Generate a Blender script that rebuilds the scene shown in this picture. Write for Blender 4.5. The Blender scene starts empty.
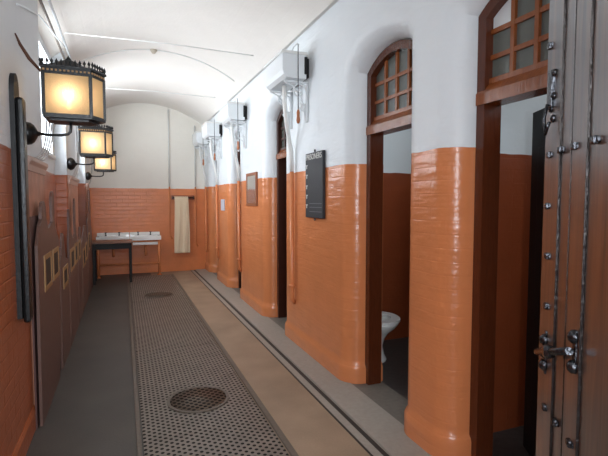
import bpy, bmesh, math, random
from mathutils import Vector, Matrix
random.seed(7)
C = bpy.context.scene.collection
PI = math.pi

# ------------------------------------------------------------------ helpers
def new_mat(name):
    m = bpy.data.materials.new(name); m.use_nodes = True
    nt = m.node_tree; b = nt.nodes['Principled BSDF']
    return m, nt, b
def srgb(r, g, b):
    def f(c):
        c /= 255.0
        return c/12.92 if c <= .04045 else ((c+.055)/1.055)**2.4
    return (f(r), f(g), f(b), 1)
def N(nt, t, **kw):
    n = nt.nodes.new(t)
    for k, v in kw.items(): setattr(n, k, v)
    return n
def simple(name, col, rough=.5, metal=0., bump=0., scale=30., var=0., stretch=(1,1,1)):
    m, nt, b = new_mat(name)
    b.inputs['Base Color'].default_value = col
    b.inputs['Roughness'].default_value = rough
    b.inputs['Metallic'].default_value = metal
    L = nt.links
    geo = N(nt, 'ShaderNodeNewGeometry')
    mp = N(nt, 'ShaderNodeMapping'); mp.inputs['Scale'].default_value = stretch
    L.new(geo.outputs['Position'], mp.inputs['Vector'])
    nz = N(nt, 'ShaderNodeTexNoise'); nz.inputs['Scale'].default_value = scale; nz.inputs['Detail'].default_value = 4
    L.new(mp.outputs[0], nz.inputs['Vector'])
    if var > 0:
        mx = N(nt, 'ShaderNodeMix', data_type='RGBA')
        mx.inputs['A'].default_value = tuple(c*(1-var) for c in col[:3])+(1,)
        mx.inputs['B'].default_value = tuple(min(1, c*(1+var)) for c in col[:3])+(1,)
        L.new(nz.outputs['Fac'], mx.inputs['Factor']); L.new(mx.outputs['Result'], b.inputs['Base Color'])
    if bump > 0:
        bp = N(nt, 'ShaderNodeBump'); bp.inputs['Strength'].default_value = bump; bp.inputs['Distance'].default_value = .01
        L.new(nz.outputs['Fac'], bp.inputs['Height']); L.new(bp.outputs[0], b.inputs['Normal'])
    return m
def math_node(nt, op, a=None, b=None, c=None):
    n = N(nt, 'ShaderNodeMath', operation=op)
    for i, v in enumerate((a, b, c)):
        if v is None: continue
        if isinstance(v, (int, float)): n.inputs[i].default_value = v
        else: nt.links.new(v, n.inputs[i])
    return n.outputs[0]

def paint_wall(name, low, high, axis, split=1.795, rough=.22, brick=.5, noise=.35, lowvar=.18, ridge=.5):
    """two-tone gloss paint over brick: low colour below the dado line, high above it."""
    m, nt, b = new_mat(name); L = nt.links
    geo = N(nt, 'ShaderNodeNewGeometry'); sep = N(nt, 'ShaderNodeSeparateXYZ')
    L.new(geo.outputs['Position'], sep.inputs[0])
    n1 = N(nt, 'ShaderNodeTexNoise'); n1.inputs['Scale'].default_value = 5; n1.inputs['Detail'].default_value = 5
    n2 = N(nt, 'ShaderNodeTexNoise'); n2.inputs['Scale'].default_value = 38; n2.inputs['Detail'].default_value = 3
    for n in (n1, n2): L.new(geo.outputs['Position'], n.inputs['Vector'])
    zz = math_node(nt, 'ADD', sep.outputs['Z'], math_node(nt, 'MULTIPLY', math_node(nt, 'SUBTRACT', n1.outputs['Fac'], .5), .022))
    mask = math_node(nt, 'GREATER_THAN', zz, split)
    lo = N(nt, 'ShaderNodeMix', data_type='RGBA')
    lo.inputs['A'].default_value = tuple(c*(1-lowvar) for c in low[:3])+(1,)
    lo.inputs['B'].default_value = tuple(min(1, c*(1+lowvar)) for c in low[:3])+(1,)
    L.new(n1.outputs['Fac'], lo.inputs['Factor'])
    hi = N(nt, 'ShaderNodeMix', data_type='RGBA')
    hi.inputs['A'].default_value = tuple(c*.95 for c in high[:3])+(1,)
    hi.inputs['B'].default_value = high
    L.new(n1.outputs['Fac'], hi.inputs['Factor'])
    mx = N(nt, 'ShaderNodeMix', data_type='RGBA'); L.new(mask, mx.inputs['Factor'])
    L.new(lo.outputs['Result'], mx.inputs['A']); L.new(hi.outputs['Result'], mx.inputs['B'])
    L.new(mx.outputs['Result'], b.inputs['Base Color'])
    cmb = N(nt, 'ShaderNodeCombineXYZ')
    L.new(sep.outputs['Y' if axis == 'Y' else 'X'], cmb.inputs[0]); L.new(sep.outputs['Z'], cmb.inputs[1])
    br = N(nt, 'ShaderNodeTexBrick'); L.new(cmb.outputs[0], br.inputs['Vector'])
    br.inputs['Scale'].default_value = 1; br.inputs['Brick Width'].default_value = .23; br.inputs['Row Height'].default_value = .077
    br.inputs['Mortar Size'].default_value = .007; br.inputs['Mortar Smooth'].default_value = 1
    bk = math_node(nt, 'MULTIPLY', br.outputs['Fac'], math_node(nt, 'ADD', math_node(nt, 'MULTIPLY', mask, .7*brick), -brick))
    mp = N(nt, 'ShaderNodeMapping'); mp.inputs['Scale'].default_value = (3, 3, 16); L.new(geo.outputs['Position'], mp.inputs['Vector'])
    n3 = N(nt, 'ShaderNodeTexNoise'); n3.inputs['Scale'].default_value = 1; n3.inputs['Detail'].default_value = 2; L.new(mp.outputs[0], n3.inputs['Vector'])
    bk = math_node(nt, 'ADD', bk, math_node(nt, 'MULTIPLY', n3.outputs['Fac'], ridge))
    h = math_node(nt, 'ADD', bk, math_node(nt, 'MULTIPLY', n1.outputs['Fac'], 2*noise))
    h = math_node(nt, 'ADD', h, math_node(nt, 'MULTIPLY', n2.outputs['Fac'], .5*noise))
    h = math_node(nt, 'ADD', h, math_node(nt, 'MULTIPLY', mask, -.35))
    bp = N(nt, 'ShaderNodeBump'); bp.inputs['Strength'].default_value = .6; bp.inputs['Distance'].default_value = .008
    L.new(h, bp.inputs['Height']); L.new(bp.outputs[0], b.inputs['Normal'])
    rg = N(nt, 'ShaderNodeMapRange'); rg.inputs['To Min'].default_value = rough; rg.inputs['To Max'].default_value = min(1, rough+.25)
    L.new(mask, rg.inputs['Value']); L.new(rg.outputs[0], b.inputs['Roughness'])
    return m

ORANGE = srgb(212, 131, 83); WHITE = srgb(228, 233, 236)
M = {}
M['wall_r'] = paint_wall('right_wall_paint', ORANGE, WHITE, 'Y', rough=.24, brick=.12, noise=.7, ridge=1.3, lowvar=.10)
M['wall_l'] = paint_wall('left_wall_paint_shaded', srgb(164, 86, 46), srgb(215, 219, 222), 'Y', rough=.3, brick=.45, noise=.5)  # darker than the right wall: shade of the left side is in the colours
M['wall_b'] = paint_wall('back_wall_paint', srgb(216, 128, 76), srgb(242, 238, 228), 'X', split=1.76, rough=.3, brick=.6, noise=.4)
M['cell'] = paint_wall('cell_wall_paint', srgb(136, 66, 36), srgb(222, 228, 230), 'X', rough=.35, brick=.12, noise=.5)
M['ceil'] = paint_wall('ceiling_limewash', WHITE, srgb(240, 235, 228), 'Y', split=-9, rough=.6, brick=.25, noise=.5)
M['white'] = simple('white_gloss_paint', srgb(230, 230, 227), .35, bump=.15, scale=25)
M['greywhite'] = simple('pale_blue_grey_paint', srgb(226, 230, 232), .35, bump=.1, scale=20)
M['orange'] = simple('orange_gloss_paint', ORANGE, .25, bump=.3, scale=25, var=.12)
M['wood_red'] = simple('red_brown_varnished_wood', srgb(134, 74, 36), .25, bump=.25, scale=14, var=.35, stretch=(6, 6, .8))
M['frame_dark'] = simple('dark_brown_wood', srgb(62, 28, 15), .35, bump=.25, scale=14, var=.35, stretch=(6, 6, .8))
M['frame_mid'] = simple('red_brown_frame_wood', srgb(84, 40, 21), .22, bump=.25, scale=14, var=.3, stretch=(6, 6, .8))
M['black'] = simple('black_gloss_metal', srgb(14, 14, 15), .35, .2, bump=.2, scale=60)
M['blackwood'] = simple('black_painted_wood', srgb(14, 13, 14), .6, bump=.3, scale=40)
M['iron'] = simple('worn_iron', srgb(70, 71, 75), .25, .9, bump=.5, scale=70, var=.4)
M['ceramic'] = simple('white_glazed_ceramic', srgb(238, 238, 234), .12)
M['brass'] = simple('dull_brass', srgb(190, 150, 90), .4, .8)
M['copper'] = simple('wooden_pull_handle', srgb(176, 106, 66), .4)
M['towel'] = simple('cream_cotton', srgb(238, 216, 184), .95, bump=.3, scale=120, var=.06)
M['board'] = simple('mauve_brown_board', srgb(100, 72, 63), .5, bump=.15, scale=20, var=.1)
M['board_edge'] = simple('pale_board_edge', srgb(178, 140, 122), .5)
M['gold'] = simple('yellow_ochre_paint', srgb(160, 124, 78), .5)
M['frieze'] = simple('dim_amber_glass', srgb(150, 112, 66), .5)
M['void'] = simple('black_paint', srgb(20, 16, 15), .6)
M['pink'] = simple('worn_pinkish_plaster', srgb(172, 118, 94), .5, bump=.5, scale=9, var=.45)
M['tabletop'] = simple('brown_table_top', srgb(120, 82, 62), .4, bump=.1, scale=10, var=.2, stretch=(1, 8, 1))
M['slate'] = simple('dark_slate', srgb(34, 37, 42), .6, bump=.15, scale=60, var=.35)
M['chalk'] = simple('white_lettering', srgb(225, 225, 220), .7)
M['paper'] = simple('pale_blue_notice', srgb(190, 192, 204), .6)
M['kerb'] = simple('pale_grey_stone', srgb(158, 151, 141), .5, bump=.3, scale=35, var=.15)
M['groove'] = simple('dark_groove', srgb(52, 44, 40), .7)
M['floor_cell'] = simple('dark_cell_floor', srgb(62, 59, 57), .4, bump=.2, scale=20, var=.45)
M['mirror'] = simple('mirror_glass', srgb(225, 222, 218), .08, .85)

def mat_floor():
    m, nt, b = new_mat('worn_concrete_floor'); L = nt.links
    geo = N(nt, 'ShaderNodeNewGeometry'); sep = N(nt, 'ShaderNodeSeparateXYZ'); L.new(geo.outputs['Position'], sep.inputs[0])
    n1 = N(nt, 'ShaderNodeTexNoise'); n1.inputs['Scale'].default_value = 2.5; n1.inputs['Detail'].default_value = 8
    n2 = N(nt, 'ShaderNodeTexNoise'); n2.inputs['Scale'].default_value = 90; n2.inputs['Detail'].default_value = 3
    for n in (n1, n2): L.new(geo.outputs['Position'], n.inputs['Vector'])
    right = math_node(nt, 'GREATER_THAN', sep.outputs['X'], .5)
    a = N(nt, 'ShaderNodeMix', data_type='RGBA'); a.inputs['A'].default_value = srgb(70, 65, 60); a.inputs['B'].default_value = srgb(152, 130, 108)  # left concrete also has the shade of its side put into the colour
    L.new(right, a.inputs['Factor'])
    v = math_node(nt, 'ADD', math_node(nt, 'MULTIPLY', n1.outputs['Fac'], .8), math_node(nt, 'MULTIPLY', n2.outputs['Fac'], .35))
    v = math_node(nt, 'ADD', v, .42)
    mul = N(nt, 'ShaderNodeVectorMath', operation='SCALE'); L.new(a.outputs['Result'], mul.inputs[0]); L.new(v, mul.inputs['Scale'])
    L.new(mul.outputs[0], b.inputs['Base Color'])
    b.inputs['Roughness'].default_value = .48
    bp = N(nt, 'ShaderNodeBump'); bp.inputs['Strength'].default_value = .3; bp.inputs['Distance'].default_value = .004
    L.new(n2.outputs['Fac'], bp.inputs['Height']); L.new(bp.outputs[0], b.inputs['Normal'])
    return m
M['floor'] = mat_floor()

def mat_grate(name, px, py, rad, base, rough=.38):
    """cast iron with staggered rows of round holes."""
    m, nt, b = new_mat(name); L = nt.links
    geo = N(nt, 'ShaderNodeNewGeometry'); sep = N(nt, 'ShaderNodeSeparateXYZ'); L.new(geo.outputs['Position'], sep.inputs[0])
    def dist(ox, oy):
        fx = math_node(nt, 'FRACT', math_node(nt, 'ADD', math_node(nt, 'DIVIDE', sep.outputs['X'], px), ox+50))
        fy = math_node(nt, 'FRACT', math_node(nt, 'ADD', math_node(nt, 'DIVIDE', sep.outputs['Y'], py), oy+50))
        dx = math_node(nt, 'MULTIPLY', math_node(nt, 'SUBTRACT', fx, .5), px)
        dy = math_node(nt, 'MULTIPLY', math_node(nt, 'SUBTRACT', fy, .5), py)
        return math_node(nt, 'SQRT', math_node(nt, 'ADD', math_node(nt, 'MULTIPLY', dx, dx), math_node(nt, 'MULTIPLY', dy, dy)))
    d = math_node(nt, 'MINIMUM', dist(0, 0), dist(.5, .5))
    mr = N(nt, 'ShaderNodeMapRange'); mr.inputs['From Min'].default_value = rad*.85; mr.inputs['From Max'].default_value = rad*1.1
    L.new(d, mr.inputs['Value'])
    nz = N(nt, 'ShaderNodeTexNoise'); nz.inputs['Scale'].default_value = 7; nz.inputs['Detail'].default_value = 6; L.new(geo.outputs['Position'], nz.inputs['Vector'])
    c = N(nt, 'ShaderNodeMix', data_type='RGBA'); c.inputs['A'].default_value = tuple(x*.6 for x in base[:3])+(1,); c.inputs['B'].default_value = tuple(x*1.35 for x in base[:3])+(1,)
    L.new(nz.outputs['Fac'], c.inputs['Factor'])
    mx = N(nt, 'ShaderNodeMix', data_type='RGBA'); mx.inputs['A'].default_value = srgb(26, 22, 20)
    L.new(mr.outputs[0], mx.inputs['Factor']); L.new(c.outputs['Result'], mx.inputs['B']); L.new(mx.outputs['Result'], b.inputs['Base Color'])
    r = N(nt, 'ShaderNodeMapRange'); r.inputs['To Min'].default_value = .9; r.inputs['To Max'].default_value = rough
    L.new(mr.outputs[0], r.inputs['Value']); L.new(r.outputs[0], b.inputs['Roughness'])
    b.inputs['Metallic'].default_value = .25
    bp = N(nt, 'ShaderNodeBump'); bp.inputs['Strength'].default_value = .8; bp.inputs['Distance'].default_value = .006
    L.new(mr.outputs[0], bp.inputs['Height']); L.new(bp.outputs[0], b.inputs['Normal'])
    return m
M['grate'] = mat_grate('perforated_iron_plate', .062, .048, .0115, srgb(124, 114, 104), .34)
M['drain'] = mat_grate('perforated_iron_cover', .058, .056, .0145, srgb(98, 84, 70))
M['ironstrip'] = simple('dull_iron_strip', srgb(104, 94, 84), .45, .3, bump=.2, scale=40, var=.2)

def mat_lamp_glass():
    m, nt, b = new_mat('amber_textured_glass'); L = nt.links
    out = nt.nodes['Material Output']
    tl = N(nt, 'ShaderNodeBsdfTranslucent'); tl.inputs[0].default_value = srgb(226, 204, 172)
    tp = N(nt, 'ShaderNodeBsdfTransparent'); tp.inputs[0].default_value = srgb(255, 222, 170)
    gl = N(nt, 'ShaderNodeBsdfDiffuse'); gl.inputs[0].default_value = srgb(214, 190, 150)
    geo = N(nt, 'ShaderNodeNewGeometry'); v = N(nt, 'ShaderNodeTexVoronoi'); v.inputs['Scale'].default_value = 160
    L.new(geo.outputs['Position'], v.inputs['Vector'])
    bp = N(nt, 'ShaderNodeBump'); bp.inputs['Strength'].default_value = .7; bp.inputs['Distance'].default_value = .003
    L.new(v.outputs['Distance'], bp.inputs['Height']); L.new(bp.outputs[0], tl.inputs['Normal'])
    a = N(nt, 'ShaderNodeMixShader'); a.inputs[0].default_value = .13
    L.new(tl.outputs[0], a.inputs[1]); L.new(tp.outputs[0], a.inputs[2])
    c = N(nt, 'ShaderNodeMixShader'); c.inputs[0].default_value = .25
    L.new(a.outputs[0], c.inputs[1]); L.new(gl.outputs[0], c.inputs[2]); L.new(c.outputs[0], out.inputs['Surface'])
    return m
M['lampglass'] = mat_lamp_glass()
def emis(name, col, s):
    m, nt, b = new_mat(name); b.inputs['Emission Color'].default_value = col; b.inputs['Emission Strength'].default_value = s
    b.inputs['Base Color'].default_value = col; return m
M['bulb'] = emis('glowing_bulb', srgb(255, 226, 180), 10)
def mat_window(name, col, alpha):
    m, nt, b = new_mat(name); L = nt.links
    b.inputs['Base Color'].default_value = col; b.inputs['Roughness'].default_value = .25
    b.inputs['Transmission Weight'].default_value = 0; b.inputs['Alpha'].default_value = alpha
    geo = N(nt, 'ShaderNodeNewGeometry'); v = N(nt, 'ShaderNodeTexNoise'); v.inputs['Scale'].default_value = 40
    L.new(geo.outputs['Position'], v.inputs['Vector'])
    bp = N(nt, 'ShaderNodeBump'); bp.inputs['Strength'].default_value = .4; bp.inputs['Distance'].default_value = .004
    L.new(v.outputs['Fac'], bp.inputs['Height']); L.new(bp.outputs[0], b.inputs['Normal'])
    return m
M['pane'] = mat_window('obscured_grey_glass', srgb(100, 104, 98), .88)
M['paneclear'] = mat_window('daylight_glass', srgb(215, 225, 235), .25)

def mat_oak():
    m, nt, b = new_mat('old_oak_planks'); L = nt.links
    tc = N(nt, 'ShaderNodeTexCoord'); mp = N(nt, 'ShaderNodeMapping'); mp.inputs['Scale'].default_value = (12, 12, .9)
    L.new(tc.outputs['Object'], mp.inputs['Vector'])
    nz = N(nt, 'ShaderNodeTexNoise'); nz.inputs['Scale'].default_value = 3; nz.inputs['Detail'].default_value = 9; nz.inputs['Distortion'].default_value = .6
    L.new(mp.outputs[0], nz.inputs['Vector'])
    cr = N(nt, 'ShaderNodeValToRGB'); cr.color_ramp.elements[0].position = .3; cr.color_ramp.elements[0].color = srgb(34, 22, 17)
    cr.color_ramp.elements[1].position = .72; cr.color_ramp.elements[1].color = srgb(104, 68, 48)
    L.new(nz.outputs['Fac'], cr.inputs[0]); L.new(cr.outputs[0], b.inputs['Base Color'])
    b.inputs['Roughness'].default_value = .3; b.inputs['Coat Weight'].default_value = 1; b.inputs['Coat Roughness'].default_value = .2
    bp = N(nt, 'ShaderNodeBump'); bp.inputs['Strength'].default_value = .2; bp.inputs['Distance'].default_value = .003
    L.new(nz.outputs['Fac'], bp.inputs['Height']); L.new(bp.outputs[0], b.inputs['Normal'])
    return m
M['oak'] = mat_oak()

# ---- mesh builder
class MB:
    def __init__(s): s.bm = bmesh.new()
    def box(s, a, b, bevel=0., mtx=None):
        g = bmesh.ops.create_cube(s.bm, size=1)['verts']
        c = [(a[i]+b[i])/2 for i in range(3)]; d = [abs(b[i]-a[i]) for i in range(3)]
        for v in g: v.co = Vector((v.co.x*d[0]+c[0], v.co.y*d[1]+c[1], v.co.z*d[2]+c[2]))
        if bevel:
            es = list({e for v in g for e in v.link_edges})
            r = bmesh.ops.bevel(s.bm, geom=es, offset=bevel, segments=2, affect='EDGES', profile=.6)
            g = list({v for f in r['faces'] for v in f.verts} | {v for v in g if v.is_valid})
        if mtx is not None:
            for v in g: v.co = mtx @ v.co
        return s
    def tube(s, pts, r, seg=10, cap=True):
        pts = [Vector(p) for p in pts]; rings = []
        up = Vector((0, 0, 1)); n = len(pts); prev = None
        for i, p in enumerate(pts):
            t = (pts[min(i+1, n-1)]-pts[max(i-1, 0)]).normalized()
            if prev is None:
                u = t.orthogonal().normalized()
            else:
                u = (prev-t*prev.dot(t)).normalized()
            prev = u; w = t.cross(u)
            rr = r[i] if isinstance(r, (list, tuple)) else r
            rings.append([s.bm.verts.new(p+(u*math.cos(2*PI*k/seg)+w*math.sin(2*PI*k/seg))*rr) for k in range(seg)])
        for a, b in zip(rings, rings[1:]):
            for k in range(seg):
                f = s.bm.faces.new((a[k], a[(k+1) % seg], b[(k+1) % seg], b[k])); f.smooth = True
        if cap:
            s.bm.faces.new(list(reversed(rings[0]))); s.bm.faces.new(rings[-1])
        return s
    def lathe(s, prof, loc=(0, 0, 0), axis='Z', seg=24, sx=1., sy=1.):
        rings = []
        for r, z in prof:
            ring = []
            for k in range(seg):
                a = 2*PI*k/seg; p = (max(r, 1e-4)*math.cos(a)*sx, max(r, 1e-4)*math.sin(a)*sy, z)
                if axis == 'X': p = (p[2], p[0], p[1])
                elif axis == 'Y': p = (p[1], p[2], p[0])
                ring.append(s.bm.verts.new(Vector(p)+Vector(loc)))
            rings.append(ring)
        for a, b in zip(rings, rings[1:]):
            for k in range(seg):
                f = s.bm.faces.new((a[k], a[(k+1) % seg], b[(k+1) % seg], b[k])); f.smooth = True
        s.bm.faces.new(list(reversed(rings[0]))); s.bm.faces.new(rings[-1])
        return s
    def prism(s, poly, d0, d1, fn):
        """polygon (u,v) extruded from depth d0 to d1; fn(u,v,d)->xyz"""
        a = [s.bm.verts.new(fn(u, v, d0)) for u, v in poly]; b = [s.bm.verts.new(fn(u, v, d1)) for u, v in poly]
        n = len(poly)
        s.bm.faces.new(a); s.bm.faces.new(list(reversed(b)))
        for i in range(n): s.bm.faces.new((a[i], b[i], b[(i+1) % n], a[(i+1) % n]))
        return s
    def band(s, inner, outer, d0, d1, fn, closed=True):
        """frame between two matching outlines, extruded"""
        n = len(inner); V = []
        for pts, d in ((inner, d0), (outer, d0), (outer, d1), (inner, d1)):
            V.append([s.bm.verts.new(fn(u, v, d)) for u, v in pts])
        m = n if closed else n-1
        for i in range(m):
            j = (i+1) % n
            for q in range(4):
                A, B = V[q], V[(q+1) % 4]
                s.bm.faces.new((A[i], A[j], B[j], B[i]))
        if not closed:
            for i in (0, n-1): s.bm.faces.new([V[q][i] for q in range(4)])
        return s
    def build(s, name, mat, parent=None, smooth=None):
        bmesh.ops.recalc_face_normals(s.bm, faces=s.bm.faces[:])
        me = bpy.data.meshes.new(name); s.bm.to_mesh(me); s.bm.free()
        if smooth:
            me.polygons.foreach_set('use_smooth', [True]*len(me.polygons))
            me.set_sharp_from_angle(angle=math.radians(smooth))
        me.materials.append(mat)
        o = bpy.data.objects.new(name, me); C.objects.link(o)
        if parent: o.parent = parent; o.matrix_parent_inverse = Matrix.Translation(-parent.location) if parent.rotation_euler.z == 0 and parent.type == 'EMPTY' else Matrix()
        return o
def tag(o, label=None, cat=None, group=None, kind=None):
    if label: o['label'] = label
    if cat: o['category'] = cat
    if group: o['group'] = group
    if kind: o['kind'] = kind
    return o
def empty(name, loc, label=None, cat=None, group=None, kind=None, rz=0.):
    o = bpy.data.objects.new(name, None); o.empty_display_size = .1; C.objects.link(o)
    o.location = loc; o.rotation_euler = (0, 0, rz)
    return tag(o, label, cat, group, kind)
def struct(name, mb, mat, smooth=None): return tag(mb.build(name, mat, None, smooth), kind='structure')
def text_mesh(name, body, size, loc, xdir, ydir, mat, parent, ext=.0008, align='CENTER'):
    cu = bpy.data.curves.new('t', 'FONT'); cu.body = body; cu.size = size; cu.extrude = ext; cu.align_x = align; cu.align_y = 'CENTER'
    t = bpy.data.objects.new('t', cu); C.objects.link(t); bpy.context.view_layer.update()
    me = bpy.data.meshes.new_from_object(t.evaluated_get(bpy.context.evaluated_depsgraph_get()))
    bpy.data.objects.remove(t)
    x = Vector(xdir); y = Vector(ydir); z = x.cross(y)
    R = Matrix((x, y, z)).transposed().to_4x4(); R.translation = Vector(loc)
    me.transform(R); me.materials.clear(); me.materials.append(mat)
    o = bpy.data.objects.new(name, me); C.objects.link(o); o.parent = parent
    o.matrix_parent_inverse = Matrix.Translation(parent.location).inverted()
    return o

# ------------------------------------------------------------------ dimensions
XR, XL, XLR = 1.66, -.58, -.70          # right wall face, left pier face, left recess face
YB, YF = 10.0, .12                      # back wall, front wall
RAD = .15                               # bullnose radius at the cell doorways
ZS, ZP = 2.50, 2.63                     # springing and crown of the arched heads
OPEN = [(1.30, 2.005), (2.49, 3.215), (4.82, 5.50), (6.92, 7.62), (8.75, 9.42)]
ZT = 3.24

# ------------------------------------------------------------------ floor
mb = MB(); mb.box((-1.2, -1.6, -.2), (3.3, 10.2, 0)); struct('floor', mb, M['floor'])
# pale kerb stone strip in front of the cells
mb = MB()
mb.box((1.43, YF, -.05), (1.70, YB, .016), .006)
struct('trim_1', mb, M['kerb'])
mb = MB()
mb.box((1.325, YF, -.05), (1.337, YB, .003)); mb.box((1.395, YF, -.05), (1.425, YB, .003))
struct('trim_2', mb, M['groove'])
mb = MB(); mb.box((1.34, YF, -.05), (1.392, YB, .004)); struct('trim_3', mb, M['kerb'])
mb = MB()
for (a, b) in OPEN: mb.box((1.70, a-.05, -.05), (1.95, b+.05, .012))
struct('trim_4', mb, simple('worn_grey_threshold', srgb(112, 106, 98), .5, bump=.3, scale=30, var=.25))
mb = MB(); mb.box((1.95, .2, -.05), (3.2, 9.9, .008)); struct('trim_5', mb, M['floor_cell'])

# iron floor plates: each plate is a thing
GX0, GX1 = .085, .875
ys = [.45+.93*i for i in range(11)]
ys = [y for y in ys if y < 9.7]
src = None
names = ['nearest the camera, cut off by the bottom edge of the picture', 'under the near round drain cover', 'just beyond the near round drain cover',
         'third beyond the near round drain cover', 'fourth beyond the near drain cover, mid corridor', 'two plates before the far round drain cover',
         'just before the far round drain cover', 'under the far round drain cover', 'at the far end before the wash basins']
for i, y in enumerate([1.68, 2.79, 3.73, 4.70, 5.60, 6.50, 7.05+.0, 7.95, 8.85]):
    pass
edges = [1.30, 2.30, 3.02, 3.86, 4.76, 5.66, 6.56, 7.05, 7.95, 8.80, 9.55]
edges = [1.05, 2.00, 2.90, 3.80, 4.72, 5.64, 6.56, 7.10, 7.90, 8.75, 9.55]
plate_lab = ['nearest, below the bottom edge of the view', 'cut by the bottom edge of the picture', 'carrying the near round drain cover',
             'next beyond the near round drain cover', 'second beyond the near round drain cover', 'third beyond the near round drain cover',
             'just before the far round drain cover', 'carrying the far round drain cover', 'next beyond the far round drain cover', 'last one before the wash basins']
for i in range(1, 10):
    a, b = edges[i], edges[i+1]
    mb = MB(); mb.box((GX0, a+.003, 0), (GX1, b-.003, .010), .002)
    o = mb.build('floor_plate', M['grate'])
    tag(o, 'perforated iron floor plate, %s' % plate_lab[i], 'floor plate', 'perforated floor plates down the corridor')
for x0, x1, lb in ((.045, .075, 'dull iron edge strip along the left of the perforated plates'), (.885, .925, 'dull iron edge strip along the right of the perforated plates')):
    mb = MB(); mb.box((x0, 1.0, 0), (x1, 9.55, .014), .004)
    tag(mb.build('edge_strip', M['ironstrip']), lb, 'edge strip', 'iron edge strips of the plates')
for y, lb in ((3.40, 'near round perforated drain cover set in the floor plates'), (7.50, 'far round perforated drain cover set in the floor plates')):
    e = empty('drain_cover', (.495, y, .010), lb, 'drain cover', 'round drain covers')
    mb = MB(); mb.lathe([(.0, 0), (.205, 0), (.205, .006), (0, .006)], (.495, y, .010), seg=40); mb.build('cover', M['drain'], e)
    mb = MB(); n = 48
    ci = [(.495+.207*math.cos(2*PI*k/n), y+.207*math.sin(2*PI*k/n)) for k in range(n)]
    co = [(.495+.228*math.cos(2*PI*k/n), y+.228*math.sin(2*PI*k/n)) for k in range(n)]
    mb.band(ci, co, .010, .018, lambda u, v, d: (u, v, d)); mb.build('rim', M['ironstrip'], e)

# ------------------------------------------------------------------ right wall with bullnosed arched openings
def arch_pts(y0, y1, n=22, zs=ZS, zp=ZP, inset=0.):
    c = (y0+y1)/2; w = (y1-y0)/2; rise = zp-zs; R = (w*w+rise*rise)/(2*rise); zc = zp-R
    w -= inset; R -= inset
    a0 = math.asin(w/R); out = []
    for i in range(n+1):
        a = -a0+2*a0*i/n
        out.append((c+R*math.sin(a), zc+R*math.cos(a), math.sin(a), math.cos(a)))
    return out
def outline(y0, y1):
    zj = [0, .05, .10, .13, .15, .17, .2, .5, .9, 1.3, 1.7, 2.0, 2.25]
    L = [(y0, z, -1, 0, 'l') for z in zj]
    A = [(p[0], p[1], p[2], p[3], 'a') for p in arch_pts(y0, y1)]
    f = A[0]; A[0] = (f[0], f[1], -.9, .35, 'a'); f = A[-1]; A[-1] = (f[0], f[1], .9, .35, 'a')
    R_ = [(y1, z, 1, 0, 'r') for z in reversed(zj)]
    return L+A+R_
def flare(z): return .022*max(0, min(1, (.17-z)/.03))
mb = MB(); bm = mb.bm
mids = [YF] + [(OPEN[i][1]+OPEN[i+1][0])/2 for i in range(4)] + [YB]
for bi, (y0, y1) in enumerate(OPEN):
    ya, yb = mids[bi], mids[bi+1]
    O = outline(y0, y1); na = 9; rings = []
    # outer rectangle
    cy = (y0+y1)/2; cz = ZS-.1; rect = []
    for (y, z, ny, nz, k) in O:
        if k == 'l': rect.append([ya, z])
        elif k == 'r': rect.append([yb, z])
        else:
            dy, dz = y-cy, z-cz; ts = []
            if dz > 1e-6: ts.append((ZT-cz)/dz)
            if dy < -1e-6: ts.append((ya-cy)/dy)
            if dy > 1e-6: ts.append((yb-cy)/dy)
            t = min(ts); rect.append([cy+dy*t, cz+dz*t])
    for corner in ((ya, ZT), (yb, ZT)):
        idx = [i for i in range(len(O)) if O[i][4] == 'a']
        j = min(idx, key=lambda i: (rect[i][0]-corner[0])**2+(rect[i][1]-corner[1])**2); rect[j] = list(corner)
    rings.append([bm.verts.new((XR-flare(z), y, z)) for y, z in rect])
    for q in range(na+1):
        a = q/na*PI/2; e = RAD-RAD*math.sin(a); X = XR+RAD-RAD*math.cos(a); ring = []
        for (y, z, ny, nz, k) in O:
            l = math.hypot(ny, nz); ny2, nz2 = ny/l, nz/l; f = flare(z)
            ring.append(bm.verts.new((X-f*math.cos(a), y+ny2*(e-f*math.sin(a)), z+nz2*e)))
        rings.append(ring)
    rings.append([bm.verts.new((1.97, y-(ny/abs(ny) if abs(ny) > .99 else 0)*flare(z), z)) for (y, z, ny, nz, k) in O])
    for A, B in zip(rings, rings[1:]):
        for i in range(len(O)-1):
            f = bm.faces.new((A[i], A[i+1], B[i+1], B[i])); f.smooth = True
wr = struct('wall_right', mb, M['wall_r'], 40)
# wall backing and cell interiors (walls behind the doorways)
mb = MB()
prevy = YF
for (a, b) in OPEN+[(YB, YB)]:
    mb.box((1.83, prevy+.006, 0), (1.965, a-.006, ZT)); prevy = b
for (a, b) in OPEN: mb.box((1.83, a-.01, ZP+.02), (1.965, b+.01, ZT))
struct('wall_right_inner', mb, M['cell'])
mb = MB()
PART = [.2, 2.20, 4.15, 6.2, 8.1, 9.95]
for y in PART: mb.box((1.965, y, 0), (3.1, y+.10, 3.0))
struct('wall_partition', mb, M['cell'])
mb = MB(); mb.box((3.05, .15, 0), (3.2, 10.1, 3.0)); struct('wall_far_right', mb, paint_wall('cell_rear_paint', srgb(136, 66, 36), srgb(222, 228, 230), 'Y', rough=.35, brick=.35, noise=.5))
mb = MB(); mb.box((1.80, .15, 2.95), (3.2, 10.1, 3.05)); struct('ceiling_cells', mb, M['white'])

# cornice along the right wall
mb = MB()
prof = [(1.665, 3.12), (1.60, 3.15), (1.585, 3.17), (1.585, 3.20), (1.53, 3.23), (1.53, 3.34), (1.665, 3.34)]
mb.prism(prof, YF, YB, lambda u, v, d: (u, d, v)); struct('trim_6', mb, M['white'])

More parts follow.
